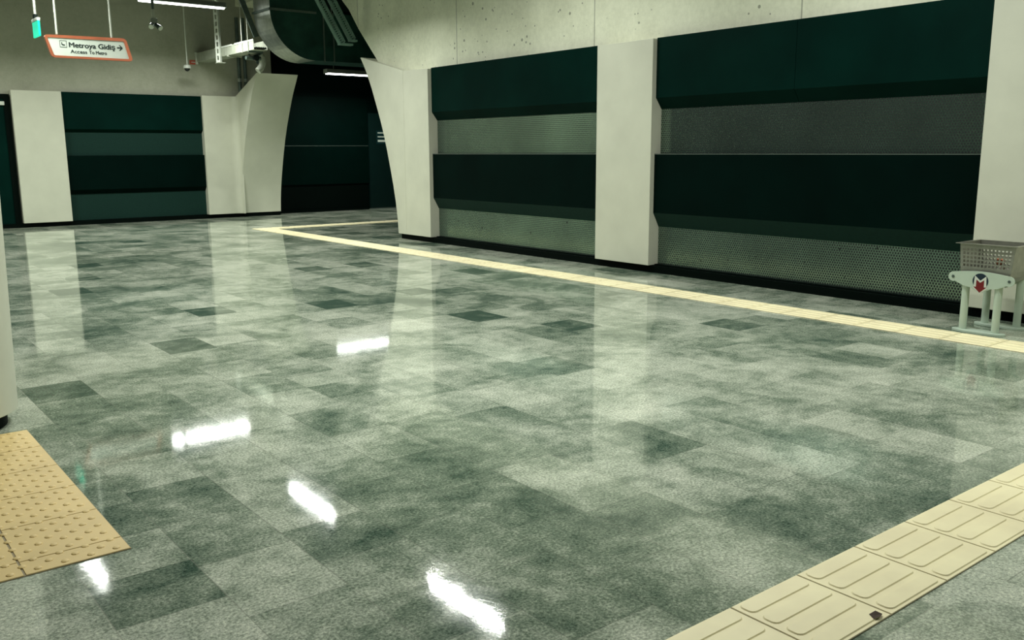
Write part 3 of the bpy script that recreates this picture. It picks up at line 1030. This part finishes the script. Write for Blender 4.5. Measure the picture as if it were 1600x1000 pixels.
# the basket: tapering sides with square holes, round bottom
def perforated(mb, p00, p10, p11, p01, nu, nv, u0, u1, v0, v1, frac):
    """quad wall with nu x nv square holes"""
    P = [Vector(q) for q in (p00, p10, p11, p01)]

    def at(u, v):
        return (P[0] * (1 - u) + P[1] * u) * (1 - v) + (P[3] * (1 - u) + P[2] * u) * v
    us = [0.0]
    for i in range(nu):
        a = u0 + (u1 - u0) * i / nu
        b__ = u0 + (u1 - u0) * (i + 1) / nu
        m = (b__ - a) * (1 - frac) / 2
        us += [a + m, b__ - m]
    us.append(1.0)
    vv = [0.0]
    for i in range(nv):
        a = v0 + (v1 - v0) * i / nv
        b__ = v0 + (v1 - v0) * (i + 1) / nv
        m = (b__ - a) * (1 - frac) / 2
        vv += [a + m, b__ - m]
    vv.append(1.0)
    idx = {}
    vs_ = []
    for j, v in enumerate(vv):
        for i, u in enumerate(us):
            idx[i, j] = len(vs_)
            vs_.append(at(u, v))
    fs_ = []
    for j in range(len(vv) - 1):
        for i in range(len(us) - 1):
            if i % 2 == 1 and j % 2 == 1:
                continue
            fs_.append((idx[i, j], idx[i + 1, j], idx[i + 1, j + 1], idx[i, j + 1]))
    mb.add(vs_, fs_)


TZ, BZ = 0.800, 0.565
yt0, yt1 = 3.40, 3.885      # at the rim
yb0, yb1 = 3.425, 3.865     # lower
xa0, xa1 = BX0 + 0.02, BX1 - 0.02
bk = MB()
perforated(bk, (xa0, yb1, BZ), (xa0, yb0, BZ), (xa0, yt0, TZ), (xa0, yt1, TZ), 13, 5, 0.04, 0.96, 0.10, 0.86, 0.62)
perforated(bk, (xa1, yb1, BZ), (xa1, yb0, BZ), (xa1, yt0, TZ), (xa1, yt1, TZ), 13, 5, 0.04, 0.96, 0.10, 0.86, 0.62)
bk.add([(xa0, yb1, BZ), (xa1, yb1, BZ), (xa1, yt1, TZ), (xa0, yt1, TZ)], [(0, 1, 2, 3)])
bk.add([(xa0, yb0, BZ), (xa1, yb0, BZ), (xa1, yt0, TZ), (xa0, yt0, TZ)], [(0, 1, 2, 3)])
# rounded bottom trough
bot = []
for k in range(11):
    a = math.pi * k / 10
    bot.append((3.645 + 0.22 * math.cos(a), BZ - 0.15 * math.sin(a)))
for a, b_ in zip(bot, bot[1:]):
    bk.add([(xa0, a[0], a[1]), (xa0, b_[0], b_[1]), (xa1, b_[0], b_[1]), (xa1, a[0], a[1])], [(0, 1, 2, 3)])
for x in (xa0, xa1):
    bk.add([(x, p_[0], p_[1]) for p_ in bot], [tuple(range(len(bot)))])
basket = bk.build('basket', M['basket'], t)
so = basket.modifiers.new('solid', 'SOLIDIFY'); so.thickness = 0.003; so.offset = 0
rm = MB()
ex = 0.03
for (x0_, x1_, y0_, y1_) in ((xa0 - ex, xa0 + 0.002, yt0 - ex, yt1 + ex), (xa1 - 0.002, xa1 + ex, yt0 - ex, yt1 + ex),
                             (xa0 + 0.002, xa1 - 0.002, yt0 - ex, yt0 + 0.002), (xa0 + 0.002, xa1 - 0.002, yt1 - 0.002, yt1 + ex)):
    rm.box(x0_, x1_, y0_, y1_, TZ - 0.001, TZ + 0.005)
rm.build('rim', M['basket'], t)


def crumple(cx, cy, cz, r, mat, name, label):
    rnd_ = random.Random(int(cx * 1000 + cy * 77))
    bm = bmesh.new()
    bmesh.ops.create_icosphere(bm, subdivisions=2, radius=r)
    for v in bm.verts:
        v.co *= rnd_.uniform(0.72, 1.1)
    me = bpy.data.meshes.new(name)
    bm.to_mesh(me)
    bm.free()
    me.materials.append(mat)
    o = bpy.data.objects.new(name, me)
    o.location = (cx, cy, cz)
    COL.objects.link(o)
    return tag(o, label, 'litter', 'litter in the bin')


crumple(8.42, 3.53, 0.535, 0.080, M['paper'], 'crumpled_paper', 'crumpled white paper lying in the litter bin')
crumple(8.385, 3.555, 0.655, 0.042, M['orange'], 'crumpled_wrapper', 'crumpled orange wrapper on the paper in the litter bin')

# a scrap of dry leaf on the near strip
lf = MB()
lf.add([(2.83, 1.513, 0.0112), (2.855, 1.500, 0.017), (2.888, 1.512, 0.0112), (2.878, 1.534, 0.018), (2.848, 1.541, 0.0112), (2.858, 1.520, 0.013)],
       [(0, 1, 5), (1, 2, 5), (2, 3, 5), (3, 4, 5), (4, 0, 5)])
tag(lf.build('dry_leaf', M['leaf']), 'small dark scrap of leaf lying on the near tactile strip', 'leaf')
